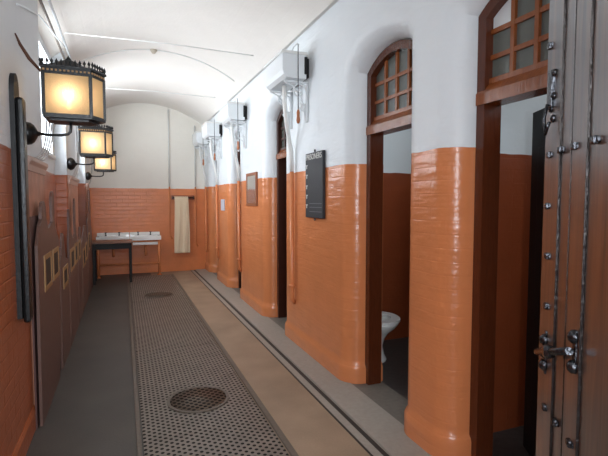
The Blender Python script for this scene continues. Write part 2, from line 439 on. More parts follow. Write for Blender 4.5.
# ------------------------------------------------------------------ doorways: frames with glazed arched transoms
def door_frame(idx, y0, y1, desc):
    e = empty('door_%d' % idx, (1.85, (y0+y1)/2, 0), desc, None, None, 'structure')
    g = .004; y0 += g; y1 -= g
    fx0, fx1 = 1.812, 1.93; s = .058
    F = lambda u, v, d: (d, u, v)
    outer = [(y0, .012)]+[(p[0], p[1]) for p in arch_pts(y0, y1, zs=ZS-.004, zp=ZP-.006)]+[(y1, .012)]
    inner = [(y0+s, .012)]+[(p[0], p[1]) for p in arch_pts(y0, y1, zs=ZS-.004, zp=ZP-.006, inset=s)]+[(y1-s, .012)]
    mb = MB(); mb.band(inner, outer, fx0, fx1, F, closed=False)
    mb.build('frame', M['frame_mid'] if idx < 3 else M['frame_dark'], e)
    # transom bar with sloping sill
    mb = MB()
    mb.prism([(1.803, 2.018), (1.925, 2.018), (1.925, 2.12), (1.85, 2.14), (1.803, 2.08)], y0+.003, y1-.003, lambda u, v, d: (u, d, v))
    mb.build('transom_bar', M['wood_red'], e)
    # glazing bars: three rows by four columns under the arch
    mb = MB(); yi0, yi1 = y0+s, y1-s; w = yi1-yi0
    A = arch_pts(y0, y1, zs=ZS-.004, zp=ZP-.006, inset=s, n=40)
    def top(y):
        for p, q in zip(A, A[1:]):
            if p[0] <= y <= q[0]: return p[1]+(q[1]-p[1])*(y-p[0])/(q[0]-p[0])
        return A[0][1]
    for k in range(1, 4):
        y = yi0+w*k/4; mb.box((1.845, y-.013, 2.12), (1.885, y+.013, top(y)+.01), .003)
    for z in (2.265, 2.40): mb.box((1.848, yi0-.01, z-.013), (1.882, yi1+.01, z+.013), .003)
    mb.box((1.84, yi0-.005, 2.12), (1.89, yi1+.005, 2.155), .003)
    mb.build('glazing_bars', M['wood_red'] if idx < 3 else M['frame_dark'], e)
    mb = MB()
    poly = [(yi0-.01, 2.13)]+[(p[0], p[1]+.008) for p in A]+[(yi1+.01, 2.13)]
    mb.prism(poly, 1.863, 1.867, F); mb.build('pane', M['pane'], e)
    if idx == 1:
        mb = MB(); mb.box((1.858, yi1-w/4+.013, 2.413), (1.861, yi1-.004, 2.53)); mb.build('pale_pane', simple('opaque_pale_pane', srgb(215, 220, 222), .2), e)['label'] = 'pale opaque pane painted as bright clear glass'  # opaque pale sheet: brightness of the white wall beyond put into its colour
    return e
door_frame(1, *OPEN[0], 'nearest arched cell doorway with red-brown frame and glazed transom, partly behind the studded door')
door_frame(2, *OPEN[1], 'second arched cell doorway with red-brown frame, a toilet visible inside')
door_frame(3, *OPEN[2], 'third arched cell doorway with dark frame beyond the black notice board')
door_frame(4, *OPEN[3], 'fourth arched cell doorway, a narrow dark sliver beyond the framed mirror')
door_frame(5, *OPEN[4], 'farthest cell doorway on the right before the back wall')
# cell door leaves swung inward
def leaf(idx, hinge, ang, w, desc, shade):
    e = empty('door_%d' % idx, (hinge[0], hinge[1], 0), desc, None, None, 'structure', rz=ang)
    mb = MB(); mb.box((0, -.022, .02), (w, .022, 2.01), .004)
    for z0, z1 in ((.2, .85), (1.0, 1.8)): 
        for x0, x1 in ((.1, w/2-.04), (w/2+.04, w-.1)): mb.box((x0, -.03, z0), (x1, .03, z1), .006)
    lf = mb.build('panelled_leaf', shade, e)
    if idx == 6: return
    mb = MB(); mb.lathe([(.0, -.07), (.025, -.065), (.028, -.05), (.012, -.04), (.012, .04), (.028, .05), (.025, .065), (0, .07)], (w-.06, 0, 1.0), 'Y', 14)
    mb.build('knob', M['brass'], lf)
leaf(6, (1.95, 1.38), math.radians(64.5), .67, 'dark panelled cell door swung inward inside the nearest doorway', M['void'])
leaf(7, (1.97, 2.53), math.radians(5), .60, 'dark panelled cell door swung inward inside the second doorway', M['frame_dark'])
leaf(8, (1.97, 5.40), math.radians(-8), .60, 'dark glossy cell door swung inward inside the third doorway', M['frame_dark'])

# ------------------------------------------------------------------ left wall: piers and recesses with window openings
mb = MB()
piers = [(YF, 4.12), (5.80, 6.92), (8.52, 9.42)]
bays = [(4.12, 5.80), (6.92, 8.52), (9.42, 10.0)]
for a, b in piers: mb.box((-1.05, a, 0), (XL, b, 3.35), .012)
WIN = [(4.60, 5.65, 1.98, 3.0), (7.05, 8.35, 1.98, 3.0)]
for (a, b), wn in zip(bays, WIN+[None]):
    if wn is None: mb.box((-1.05, a-.02, 0), (XLR, b+.1, 3.35)); continue
    wa, wb, z0, z1 = wn
    mb.box((-1.05, a-.02, 0), (XLR, b+.02, z0)); mb.box((-1.05, a-.02, z1), (XLR, b+.02, 3.35))
    mb.box((-1.05, a-.02, z0), (XLR, wa, z1)); mb.box((-1.05, wb, z0), (XLR, b+.02, z1))
struct('wall_left', mb, M['wall_l'])
for i, (wa, wb, z0, z1) in enumerate(WIN):
    e = empty('window_%d' % (i+1), (-.95, (wa+wb)/2, z0), None, None, None, 'structure')
    mb = MB()
    for y in (wa+.02, (wa+wb)/2, wb-.02): mb.box((-.98, y-.02, z0), (-.94, y+.02, z1), .004)
    for z in (z0+.02, (z0+z1)/2, z1-.02): mb.box((-.975, wa, z-.018), (-.945, wb, z+.018), .004)
    mb.build('window_frame', M['white'], e)
    mb = MB(); mb.box((-.962, wa+.02, z0+.02), (-.958, wb-.02, z1-.02)); mb.build('pane', M['paneclear'], e)
    mb = MB(); mb.box((-1.0, wa-.01, z0-.03), (XLR+.03, wb+.01, z0+.01), .006); mb.build('window_sill', M['white'], e)
# skirting at the foot of the near left wall
mb = MB(); mb.prism([(XL-.02, 0), (XL+.014, 0), (XL+.014, .12), (XL+.002, .15), (XL-.02, .15)], YF, 4.10, lambda u, v, d: (u, d, v))
struct('baseboard_left', mb, M['wall_l'])

# ------------------------------------------------------------------ back and front wall, ceiling vault
mb = MB(); mb.box((-1.05, YB, 0), (1.95, YB+.15, 3.7)); struct('wall_back', mb, M['wall_b'])
mb = MB()
mb.box((-1.05, YF-.30, 0), (-.42, YF, 3.7)); mb.box((.74, YF-.30, 0), (1.95, YF, 3.7)); mb.box((-.42, YF-.30, 2.6), (.74, YF, 3.7))
struct('wall_front', mb, M['wall_b'])
mb = MB(); bm = mb.bm; n = 28; cx = .48; zp = 3.50; R_ = 1.88
row = []
for i in range(n+1):
    x = -.78+(1.62+.78)*i/n; z = zp-R_+math.sqrt(R_*R_-(x-cx)**2); row.append((x, z))
poly = row+[(1.62, 3.9), (-.78, 3.9)]
mb.prism(poly, YF-.3, YB+.1, lambda u, v, d: (u, d, v))
struct('ceiling', mb, M['ceil'], 30)
def vz(x): return zp-R_+math.sqrt(R_*R_-(x-cx)**2)

# ------------------------------------------------------------------ tie rods, ceiling rose with conduits, rail conduits
for y, lb in ((5.33, 'near thin white tie rod spanning the vaulted ceiling'), (7.69, 'far thin white tie rod spanning the vaulted ceiling')):
    mb = MB(); mb.tube([(-.60, y, 3.215), (.5, y, 3.235), (1.60, y, 3.215)], .006, 8)
    tag(mb.build('tie_rod', M['white']), lb, 'tie rod', 'tie rods under the vault')
e = empty('ceiling_rose', (.42, 6.45, vz(.42)), 'small pale round junction rose on the vaulted ceiling with conduit across', 'ceiling rose')
mb = MB(); mb.lathe([(0, -.05), (.02, -.05), (.035, -.03), (.05, -.004), (0, 0)], (.42, 6.45, vz(.42)+.0), seg=20); mb.build('rose', simple('aged_cream', srgb(190, 178, 160), .5), e)
mb = MB(); mb.tube([(x, 6.45, vz(x)-.006) for x in [-.6+.1*k for k in range(22)]], .008, 8); mb.build('conduit', M['white'], e)
# right rail conduit with saddles
e = empty('conduit_run', (1.50, 5, 3.30), 'long white conduit clipped along the top of the right wall', 'conduit', 'conduits along the walls')
mb = MB(); mb.tube([(1.505, YF+.02, 3.30), (1.505, 9.98, 3.30)], .012, 8); mb.build('conduit', simple('shadowed_pipe_grey', srgb(196, 192, 186), .5), e)
for y in (4.35, 5.25, 5.55, 6.0, 6.9, 7.0, 8.2, 9.2):
    mb = MB(); mb.box((1.485, y-.012, 3.275), (1.53, y+.012, 3.325), .003); mb.build('saddle_clip', M['black'] if y < 7 else M['greywhite'], e)
for j, (x, z) in enumerate(((-.565, 3.06), (-.52, 3.12))):
    mb = MB(); mb.tube([(x, YF+.02, z), (x, 9.98, z)], .012, 8)
    tag(mb.build('conduit_run', M['ironstrip'] if j == 0 else M['greywhite']), ['grey conduit along the top of the left wall', 'pale conduit beside the grey one along the left ceiling edge'][j], 'conduit', 'conduits along the walls')
mb = MB(); mb.tube([(-.575, 3.3+.0, 2.70), (-.573, 3.7, 2.82), (-.57, 4.1, 2.93), (-.56, 4.6, 3.00), (-.55, 5.0, 3.05), (-.53, 5.4, 3.1)], .006, 8)
tag(mb.build('cable', M['greywhite']), 'thin pale cable sagging along the upper left wall', 'cable')

# ------------------------------------------------------------------ cisterns
def cistern(y, label, pipe_label_z, X0=1.385, s=1., face='R', small=False):
    e = empty('cistern', (1.60, y, 2.63), label, 'cistern', 'high white cisterns on the right wall')
    D = .56; ya = y-D/2; yb = y+D/2
    mb = MB(); # tapered tank
    prof = [(1.40, 2.67), (1.43, 2.64), (1.62, 2.64), (1.62, 2.86), (1.385, 2.86), (1.385, 2.71)]
    mb.prism(prof, ya, yb, lambda u, v, d: (u, d, v)); tk = mb.build('tank', M['greywhite'], e)
    mb = MB(); mb.box((1.372, ya-.012, 2.856), (1.63, yb+.012, 2.882), .006); mb.build('lid', M['white'], tk)
    mb = MB(); mb.box((1.62, ya+.03, 2.66), (1.66, yb-.03, 2.84), .004); mb.box((1.60, ya-.012, 2.68), (1.63, ya+.004, 2.84), .006); mb.build('back_board', M['black'], e)
    # pull lever
    mb = MB(); mb.tube([(1.50, ya+.1, 2.88), (1.50, ya+.02, 2.93), (1.495, ya-.08, 2.925), (1.492, ya-.12, 2.90)], .008, 8); mb.build('lever', M['greywhite'], e)
    # flush pipe
    px, py = 1.60, y+.12
    mb = MB()
    mb.tube([(1.50, y, 2.63), (1.50, y, 2.5), (1.51, y+.01, 2.40), (1.54, y+.04, 2.25), (1.58, y+.09, 2.12), (1.615, py, 2.0), (1.62, py, 1.80)], .022, 12)
    mb.build('flush_pipe', M['white'], e)
    mb = MB(); mb.tube([(1.62, py, 1.80), (1.62, py, .55), (1.625, py+.01, .47), (1.66, py+.03, .43)], .022, 12)
    mb.lathe([(0, -.02), (.034, -.015), (.034, .015), (0, .02)], (1.62, py, .62), seg=14)
    mb.build('lower_pipe', M['orange'], e)
    # scroll brackets
    for q, yy in ((0, ya+.06), (1, yb-.06)):
        mb = MB()
        mb.box((1.635, yy-.012, 2.25), (1.658, yy+.012, 2.62), .003); mb.box((1.42, yy-.012, 2.608), (1.66, yy+.012, 2.628), .003)
        sp = []
        for k in range(26):
            a = k/25*2.6*PI; r = .075*(1-k/32); sp.append((1.565+r*math.cos(a), yy, 2.535+r*math.sin(a)))
        mb.tube(sp, .008, 6)
        sp = []
        for k in range(20):
            a = PI+k/19*2.2*PI; r = .045*(1-k/28); sp.append((1.605+r*math.cos(a), yy, 2.40+r*math.sin(a)))
        mb.tube(sp, .007, 6)
        mb.tube([(1.43, yy, 2.61), (1.50, yy, 2.585), (1.575, yy, 2.51), (1.615, yy, 2.40), (1.64, yy, 2.25)], .008, 6)
        mb.build('bracket', M['greywhite'], e)
    # chain and handle
    mb = MB(); cyy = ya-.14+.26
    z = 2.96
    mb.tube([(1.492, ya-.12, 2.90), (1.492, ya-.12, 2.33)], .004, 6); ch = mb.build('chain', M['iron'], e)
    mb = MB(); mb.lathe([(0, 0), (.012, .005), (.018, .03), (.014, .07), (.016, .10), (.008, .125), (0, .13)], (1.492, ya-.12, 2.20), seg=12); mb.build('pull_handle', M['copper'], ch)
    # supply conduit rising to the cornice
    mb = MB(); mb.tube([(1.635, ya-.03, 1.0), (1.635, ya-.03, 3.14)], .008, 8); mb.build('supply_pipe', M['white'], e) if False else None
    return e
cistern(4.30, 'nearest white high-level cistern, above the black notice board', 0)
cistern(6.62, 'second white high-level cistern from the camera, above the framed mirror', 0)
cistern(8.35, 'third white high-level cistern from the camera', 0)
cistern(9.55, 'farthest small-looking white cistern beside the back wall', 0)

# ------------------------------------------------------------------ PRISONERS board, mirror, notice
e = empty('notice_board', (1.645, 3.86, 1.35), 'black slate board headed PRISONERS hanging on the right wall', 'notice board')
mb = MB(); mb.box((1.628, 3.66, 1.345), (1.656, 4.06, 1.945), .004); mb.build('slate', M['slate'], e)
text_mesh('heading', 'PRISONERS', .073, (1.6265, 3.86, 1.905), (0, -1, 0), (0, 0, 1), M['chalk'], e)
mb = MB()
for z in (1.40, 1.44, 1.475): mb.box((1.6262, 3.68, z), (1.628, 3.96, z+.004))
mb.build('ruled_line', simple('faint_grey_line', srgb(130, 133, 138), .7), e)
for z in (1.82, 1.73, 1.63, 1.54, 1.45):
    mb = MB(); mb.box((1.6262, 4.02, z-.018), (1.628, 4.035, z+.018)); mb.box((1.6262, 4.005, z+.008), (1.628, 4.045, z+.018)); mb.build('margin_mark', M['chalk'], e)
mb = MB(); mb.lathe([(0, -.012), (.012, -.01), (.012, 0), (0, .002)], (1.645, 3.86, 1.96), 'X', 12); mb.build('screw', M['iron'], e); mb = MB(); mb.lathe([(0, -.012), (.012, -.01), (.012, 0), (0, .002)], (1.645, 3.86, 1.33), 'X', 12); mb.build('screw', M['iron'], e)
e = empty('wall_mirror', (1.64, 6.1, 1.43), 'small wooden framed mirror on the pier beyond the third doorway', 'mirror')
F = lambda u, v, d: (d, u, v)
rc = lambda a, b, c, d: [(a, c), (b, c), (b, d), (a, d)]
mb = MB(); mb.band(rc(5.88, 6.32, 1.475, 1.845), rc(5.83, 6.37, 1.435, 1.885), 1.638, 1.658, F); mb.build('frame', simple('brown_frame', srgb(142, 84, 52), .4), e)
mb = MB(); mb.box((1.642, 5.875, 1.47), (1.652, 6.325, 1.85)); mb.build('glass', M['mirror'], e)
mb = MB(); mb.box((1.650, 7.95, 1.33), (1.659, 8.25, 1.53), .002); tag(mb.build('small_notice', M['paper']), 'small pale blue-grey notice on the fourth orange pier', 'notice')

# ------------------------------------------------------------------ lanterns on the left wall
def lantern_parts(e, X, Y, Z):
    """e at wall plate; local coordinates: plate at x=0, lantern centred x=.27, bottom at z=+.08"""
    def P(x, y, z): return (X+x, Y+y, Z+z)
    cx = .274; hw = .132; hd = .12; pt = .072
    zb, zt = .103, .368
    def plan(o=0.):
        return [(cx-hw-o, -hd-o), (cx+hw+o*.6, -hd-o), (cx+hw+pt+o*1.1, 0), (cx+hw+o*.6, hd+o), (cx-hw-o, hd+o)]
    # wall plate + arm
    mb = MB(); mb.lathe([(0, 0), (.056, 0), (.064, .012), (.072, .03), (.068, .05), (.054, .068), (.030, .082), (.016, .088), (.012, .10), (0, .10)], P(0, 0, 0), 'X', 24); mb.build('wall_plate', M['black'], e)
    mb = MB(); mb.tube([P(.08, 0, .004), P(.15, 0, -.004), P(.22, 0, -.002), P(cx-.015, 0, .006), P(cx, 0, .022), P(cx+.003, 0, .05), P(cx+.002, 0, .09)], .009, 10); mb.build('arm', M['black'], e)
    # bottom tray
    mb = MB(); A = plan(.012); n = 5
    Fz = lambda u, v, d: P(u, v, d)
    mb.prism(plan(-.03), zb-.025, zb-.012, Fz); mb.prism(plan(.006), zb-.012, zb+.006, Fz); mb.build('base_tray', M['black'], e)
    # frame posts + top/bottom rails
    mb = MB(); pl = plan(0)
    for (u, v) in pl: mb.box(P(u-.010, v-.010, zb), P(u+.010, v+.010, zt+.0), .002)
    mb.band(plan(-.014), plan(.005), zb, zb+.014, Fz)
    mb.band(plan(-.014), plan(.006), zt-.012, zt+.034, Fz)
    mb.band(plan(-.004), plan(.016), zt+.026, zt+.040, Fz)
    fr = mb.build('frame', M['black'], e)
    # pierced gold dots of the frieze
    mb = MB(); pl2 = plan(.006)
    for i in range(5):
        a, b = Vector(pl2[i]+(0,)), Vector(pl2[(i+1) % 5]+(0,)); L_ = (b-a).length; k = max(2, int(L_/.022))
        nrm = Vector(((b-a).y, -(b-a).x, 0)).normalized()
        for j in range(k):
            c = a+(b-a)*((j+.5)/k)+nrm*.001
            mb.box(P(c.x-.0055, c.y-.0055, zt+.004), P(c.x+.0055, c.y+.0055, zt+.015))
    mb.build('pierced_frieze', M['frieze'], fr)
    # cresting
    mb = MB(); pl3 = plan(.012)
    for i in range(5):
        a, b = Vector(pl3[i]+(0,)), Vector(pl3[(i+1) % 5]+(0,)); L_ = (b-a).length; k = max(3, int(L_/.024))
        for j in range(k):
            c = a+(b-a)*((j+.5)/k)
            mb.lathe([(.004, 0), (.004, .012), (.0085, .02), (.009, .026), (.004, .034), (.001, .042)], P(c.x, c.y, zt+.038), seg=6)
    mb.build('cresting', M['black'], fr)
    # pyramid roof
    mb = MB(); bm = mb.bm; base = [bm.verts.new(P(u, v, zt+.03)) for u, v in plan(.004)]; topv = [bm.verts.new(P(cx+(u-cx)*.15, v*.15, zt+.105)) for u, v in plan(0)]
    bm.faces.new(base); bm.faces.new(topv)
    for i in range(5): bm.faces.new((base[i], base[(i+1) % 5], topv[(i+1) % 5], topv[i]))
    mb.lathe([(.0, 0), (.014, .0), (.018, .012), (.008, .025), (0, .04)], P(cx, 0, zt+.10), seg=10)
    mb.build('roof', M['black'], e)
    for i in range(5):
        (u0, v0), (u1, v1) = pl[i], pl[(i+1) % 5]
        mb = MB(); bm = mb.bm; vs = [bm.verts.new(P(u, v, z)) for u, v, z in ((u0, v0, zb+.005), (u1, v1, zb+.005), (u1, v1, zt), (u0, v0, zt))]; bm.faces.new(vs)
        mb.build('pane', M['lampglass'], e)
    mb = MB(); mb.lathe([(.0, -.05), (.014, -.05), (.014, -.01), (.022, .01), (.032, .035), (.03, .055), (.015, .07), (0, .073)], P(cx, -.02, .215), seg=18); mb.build('bulb', M['bulb'], e)
    ld = bpy.data.lights.new('lantern_light', 'POINT'); ld.energy = .8; ld.color = (1, .82, .62); ld.shadow_soft_size = .02
    lo = bpy.data.objects.new('lantern_light', ld); C.objects.link(lo); lo.location = P(cx, -.06, .235)
LZ = 1.925
lab = ['nearest and largest black wall lantern with lit amber glass', 'middle lit black wall lantern, just beyond the largest one', 'farthest lit black wall lantern, nearest the back wall']
for Y, l in zip((3.33, 5.86, 8.62), lab):
    X = XL
    e = empty('wall_lantern', (X, Y, LZ), l, 'lantern', 'wall lanterns')
    lantern_parts(e, X, Y, LZ)
mb = MB(); mb.tube([(XL+.003, 3.22, 2.50), (XL+.02, 3.26, 2.45), (XL+.06, 3.30, 2.38), (XL+.12, 3.30, 2.31)], [.004, .009, .011, .008], 8)
tag(mb.build('stay_rod', simple('rusty_brown_iron', srgb(84, 52, 36), .5, .5)), 'short rusty brown rod slanting down to the top of the nearest lantern', 'rod')

# ------------------------------------------------------------------ black post and back plate at left
e = empty('wall_post', (XL, 2.85, .84), 'tall black post on a round-topped black back plate at the left', 'post')
mb = MB(); ar = [(3.01, .82)]+[(3.08-.07*math.cos(a), 2.13+.10*math.sin(a)) for a in [PI*k/12 for k in range(13)]]+[(3.15, .82)]
mb.prism(ar, XL, XL+.025, F); mb.build('back_plate', M['blackwood'], e)
mb = MB(); mb.box((XL+.026, 3.02, .79), (XL+.064, 3.12, 2.09), .016); mb.build('post', M['black'], e)

# ------------------------------------------------------------------ worn pilaster panels with ledge and curled wires
for (a, b, lb) in ((3.40, 4.10, 'nearest'), (5.84, 6.88, 'middle'), (8.53, 8.83, 'farthest')):
    e = empty('pilaster', (XL, (a+b)/2, 0), '%s worn pinkish pilaster on the left wall with moulded ledge and curled wires on top' % lb, 'pilaster', 'pinkish pilasters on the left wall')
    mb = MB(); mb.box((XL, a, 0), (XL+.010, b, 1.72), .003); mb.build('panel', M['pink'], e)
    mb = MB(); mb.prism([(XL, 1.70), (XL+.016, 1.70), (XL+.022, 1.74), (XL+.036, 1.765), (XL+.036, 1.79), (XL, 1.80)], a-.01, b+.01, lambda u, v, d: (u, d, v)); mb.build('ledge', simple('dusty_pink_ledge', srgb(190, 160, 146), .5, bump=.2), e)
    mb = MB()
    for k in range(4):
        y = a+.18+k*.09; L0 = .30+.10*k
        mb.tube([(XL+.02+.045*math.sin(q/9*PI/2), y+L0*math.sin(q/9*PI*.55), 1.795+(.22+.12*k)*(1-math.cos(q/9*PI*.62))) for q in range(10)], .005, 6)
    mb.build('curled_wire', simple('pale_wire', srgb(176, 172, 170), .4, .3), e)

# ------------------------------------------------------------------ silhouette boards leaning on the left wall
def lean(zbase=0., xb=-.475, xt=-.53, h=1.7):
    return lambda u, v, d: (xb+(xt-xb)*v/h+d, u, v)
def board(poly, wins, label, xb=-.528, xt=-.522):
    poly = [(a*1.045, b if b == 0 else 1.5+(b-1.5)*1.045) for a, b in poly]
    wins = [(a*1.045, b*1.045, 1.5+(c-1.5)*1.045, 1.5+(d-1.5)*1.045) for a, b, c, d in wins]
    ys = [p[0] for p in poly]
    e = empty('silhouette_board', (xb, sum(ys)/len(ys), 0), label, 'board', 'painted building silhouettes leaning along the left wall')
    G = lean(xb=xb, xt=xt)
    mb = MB(); mb.prism(poly, 0, -.018, G); mb.build('panel', M['board'], e)
    # pale cut edge seen around the outline
    for (a, b, c, d) in wins:
        f = .035
        mb = MB(); mb.prism(rc(a, b, c, d), 0.0005, .003, G); wo = mb.build('window_opening', M['void'], e)
        mb = MB(); mb.band(rc(a+.0, b, c, d), rc(a-f*1.3, b+f*1.3, c-f, d+f), .0005, .006, G); mb.build('window_border', M['gold'], wo)
    return e
def tower(y0, y1, z0, z1, n=6):
    """rounded top tower"""
    c = (y0+y1)/2; w = (y1-y0)/2; return [(y0, z0), (y0, z1-.08)]+[(c-w*math.cos(PI*k/n), z1-.08+.08*math.sin(PI*k/n)) for k in range(1, n)]+[(y1, z1-.08), (y1, z0)]
board([(3.24, 0), (3.24, 1.22), (3.34, 1.34)]+tower(3.42, 3.62, 1.38, 1.50)+[(3.70, 1.30), (3.82, 1.32)]+tower(3.90, 4.03, 1.34, 1.575)+[(4.08, 1.28), (4.22, 1.20), (4.26, 1.1), (4.24, .5), (4.10, 0)],
      [(3.50, 3.74, .92, 1.10), (3.90, 4.14, .93, 1.10)], 'nearest and largest brown silhouette board with two towers and two yellow-bordered windows')
board([(4.30, 0), (4.30, 1.0), (4.38, 1.03), (4.38, 1.10), (4.43, 1.10), (4.43, 1.16), (4.50, 1.22), (4.58, 1.2), (4.62, 1.1), (4.70, .98), (4.92, .94), (4.94, 0)],
      [(4.50, 4.76, .76, .88)], 'low brown silhouette board with one small window and a stepped spike')
board([(4.98, 0), (4.98, 1.15)]+tower(5.02, 5.14, 1.22, 1.42)+[(5.24, 1.16), (5.45, 1.10)]+tower(5.60, 5.74, 1.14, 1.53)+[(5.84, 1.05), (5.86, 0)],
      [(5.12, 5.40, .82, .98), (5.56, 5.76, .84, 1.0)], 'brown silhouette board with two tall thin chimneys, third along the wall')
board([(5.92, 0), (5.92, 1.04), (6.10, 1.04), (6.20, 1.18), (6.28, 1.18), (6.38, 1.0), (6.42, .9), (6.42, 0)],
      [(6.0, 6.18, .84, 1.0)], 'narrow brown silhouette board with a stubby pointed top, fourth along the wall')
board([(6.48, 0), (6.48, .95), (6.62, 1.04), (6.90, 1.16), (7.14, 1.16), (7.2, 1.0), (7.42, .92), (7.42, 0)],
      [(6.62, 6.90, .66, .84), (7.05, 7.25, .7, .88)], 'brown silhouette board with gabled top, fifth along the wall')
board([(7.50, 0), (7.50, 1.2), (7.75, 1.3)]+tower(7.95, 8.25, 1.3, 1.68)+[(8.35, 1.1), (8.45, 1.0), (8.45, 0)],
      [(7.65, 7.9, .78, .98)], 'tallest far brown silhouette board with a high tower, beside the table')
mb = MB(); mb.prism([(3.36, 0), (3.36, 1.40), (3.75, 1.40), (3.75, 0)], 0, -.010, lean(xb=-.556, xt=-.556)); tag(mb.build('plain_board', simple('dark_mauve_board', srgb(86, 58, 54), .5)), 'plain rectangular dark brown board tucked behind the nearest silhouette board', 'board')

# ------------------------------------------------------------------ table, sinks, towel at the back
e = empty('table', (-.2, 9.1, 0), 'small black-legged table with brown top in the back left corner', 'table')
mb = MB(); mb.box((-.56, 8.84, .735), (.15, 9.36, .765), .005); mb.build('table_top', M['tabletop'], e)
mb = MB(); mb.box((-.52, 8.88, .63), (.11, 8.90, .735)); mb.box((-.52, 9.30, .63), (.11, 9.32, .735)); mb.box((-.52, 8.88, .63), (-.50, 9.32, .735)); mb.box((.09, 8.88, .63), (.11, 9.32, .735)); mb.build('apron', M['blackwood'], e)
for x in (-.53, .085):
    for y in (8.87, 9.30):
        mb = MB(); mb.box((x, y, 0), (x+.045, y+.045, .735), .006); mb.build('leg', M['blackwood'], e)
def sink(x0, x1, label):
    e = empty('wash_basin', ((x0+x1)/2, 9.78, .70), label, 'wash basin', 'white wash basins on the back wall')
    mb = MB(); F2 = lambda u, v, d: (u, v, d)
    mb.band(rc(x0+.05, x1-.05, 9.63, 9.86), rc(x0, x1, 9.58, 9.985), .72, .80, F2)
    mb.box((x0+.04, 9.62, .62), (x1-.04, 9.87, .70), .02); mb.box((x0, 9.955, .78), (x1, 9.995, .86), .006)
    bs = mb.build('basin', M['ceramic'], e)
    w = x1-x0
    for t in (.27, .68):
        x = x0+w*t
        mb = MB(); mb.lathe([(.018, 0), (.018, .01), (.010, .02), (.010, .05), (.016, .055), (.016, .065), (0, .07)], (x, 9.91, .80), seg=12)
        mb.tube([(x, 9.91, .835), (x, 9.86, .84), (x, 9.83, .825)], .008, 8); mb.box((x-.025, 9.904, .862), (x+.025, 9.916, .872), .003); mb.build('tap', M['iron'], bs)
    mb = MB(); c = (x0+x1)/2
    mb.tube([(c, 9.75, .64), (c, 9.75, .45), (c, 9.78, .40), (c, 9.84, .40), (c, 9.90, .44), (c, 9.99, .45)], .024, 10); mb.build('waste_trap', M['orange'], e)
sink(-.50, .105, 'left white wash basin with two taps, behind the table')
sink(.115, .70, 'right white wash basin with two taps under orange wall')
e = empty('basin_stand', (.1, 9.8, 0), 'orange painted pipe stand carrying the two wash basins', 'stand')
for x in (-.47, .66):
    mb = MB(); mb.tube([(x, 9.62, 0), (x, 9.62, .70)], .022, 10); mb.lathe([(.0, 0), (.045, 0), (.045, .015), (.024, .03), (0, .03)], (x, 9.62, 0), seg=14); mb.build('leg', M['orange'], e)
mb = MB(); mb.tube([(-.47, 9.62, .25), (.66, 9.62, .25)], .016, 8); mb.tube([(-.47, 9.62, .695), (.66, 9.62, .695)], .016, 8); mb.build('rail', M['orange'], e)
# roller towel
e = empty('towel_roller', (1.15, 9.96, 1.57), 'wooden towel roller fixed to the back wall', 'towel rail')
mb = MB(); mb.box((.95, 9.965, 1.53), (1.42, 9.998, 1.62), .004); mb.build('backing_board', simple('brown_orange_board', srgb(150, 76, 44), .35), e)
for x in (.97, 1.40):
    mb = MB(); mb.box((x-.012, 9.87, 1.54), (x+.012, 9.97, 1.60), .005); mb.build('end_bracket', M['frame_dark'], e)
mb = MB(); mb.tube([(.98, 9.90, 1.57), (1.39, 9.90, 1.57)], .017, 12); mb.build('roller', M['frame_dark'], e)
mb = MB(); bm = mb.bm
nx, nz = 26, 34
def towel_side(off, ph):
    g = []
    for j in range(nz+1):
        r = []
        for i in range(nx+1):
            u = i/nx; v = j/nz
            z = 1.57-v*(1.57-.40)
            x = 1.00+.28*u+ (.03*v*(u)) + .012*math.sin(v*3+ph)
            y = 9.90+off*(1 if v > .02 else .9)+.010*math.sin(u*13+ph+v*2)*min(1, v*4)+.004*math.sin(u*31+v*5)*v
            r.append(bm.verts.new((x, y, z)))
        g.append(r)
    for j in range(nz):
        for i in range(nx): bm.faces.new((g[j][i], g[j][i+1], g[j+1][i+1], g[j+1][i])).smooth = True
    return g
A = towel_side(-.024, .3); B = towel_side(.026, 1.6)
for i in range(nx):     # over the roller and the lower loop
    tp = [bm.verts.new((1.00+.28*(i+k)/nx, 9.90, 1.595)) for k in (0, 1)]
    bm.faces.new((A[0][i], A[0][i+1], tp[1], tp[0])).smooth = True; bm.faces.new((B[0][i], B[0][i+1], tp[1], tp[0])).smooth = True
    bm.faces.new((A[-1][i], A[-1][i+1], B[-1][i+1], B[-1][i])).smooth = True
tag(mb.build('roller_towel', M['towel']), 'long cream roller towel hanging on the back wall', 'towel')
# pipes on the back wall
for x, z0, z1, lb in ((.915, .80, 3.4, 'thin pipe running down the back wall left of the towel'), (1.45, .62, 3.1, 'thin pipe running down the back wall in the right corner')):
    e = empty('wall_pipe', (x, 9.97, z0), lb, 'pipe', 'thin pipes on the back wall')
    mb = MB(); mb.tube([(x, 9.975, 1.80), (x, 9.975, z1)], .014, 10); mb.build('upper_length', M['white'], e)
    mb = MB(); mb.tube([(x, 9.975, 1.80), (x, 9.975, z0), (x+.01, 9.98, z0-.05), (x+.04, 9.99, z0-.10)], .014, 10); mb.build('lower_length', M['orange'], e)

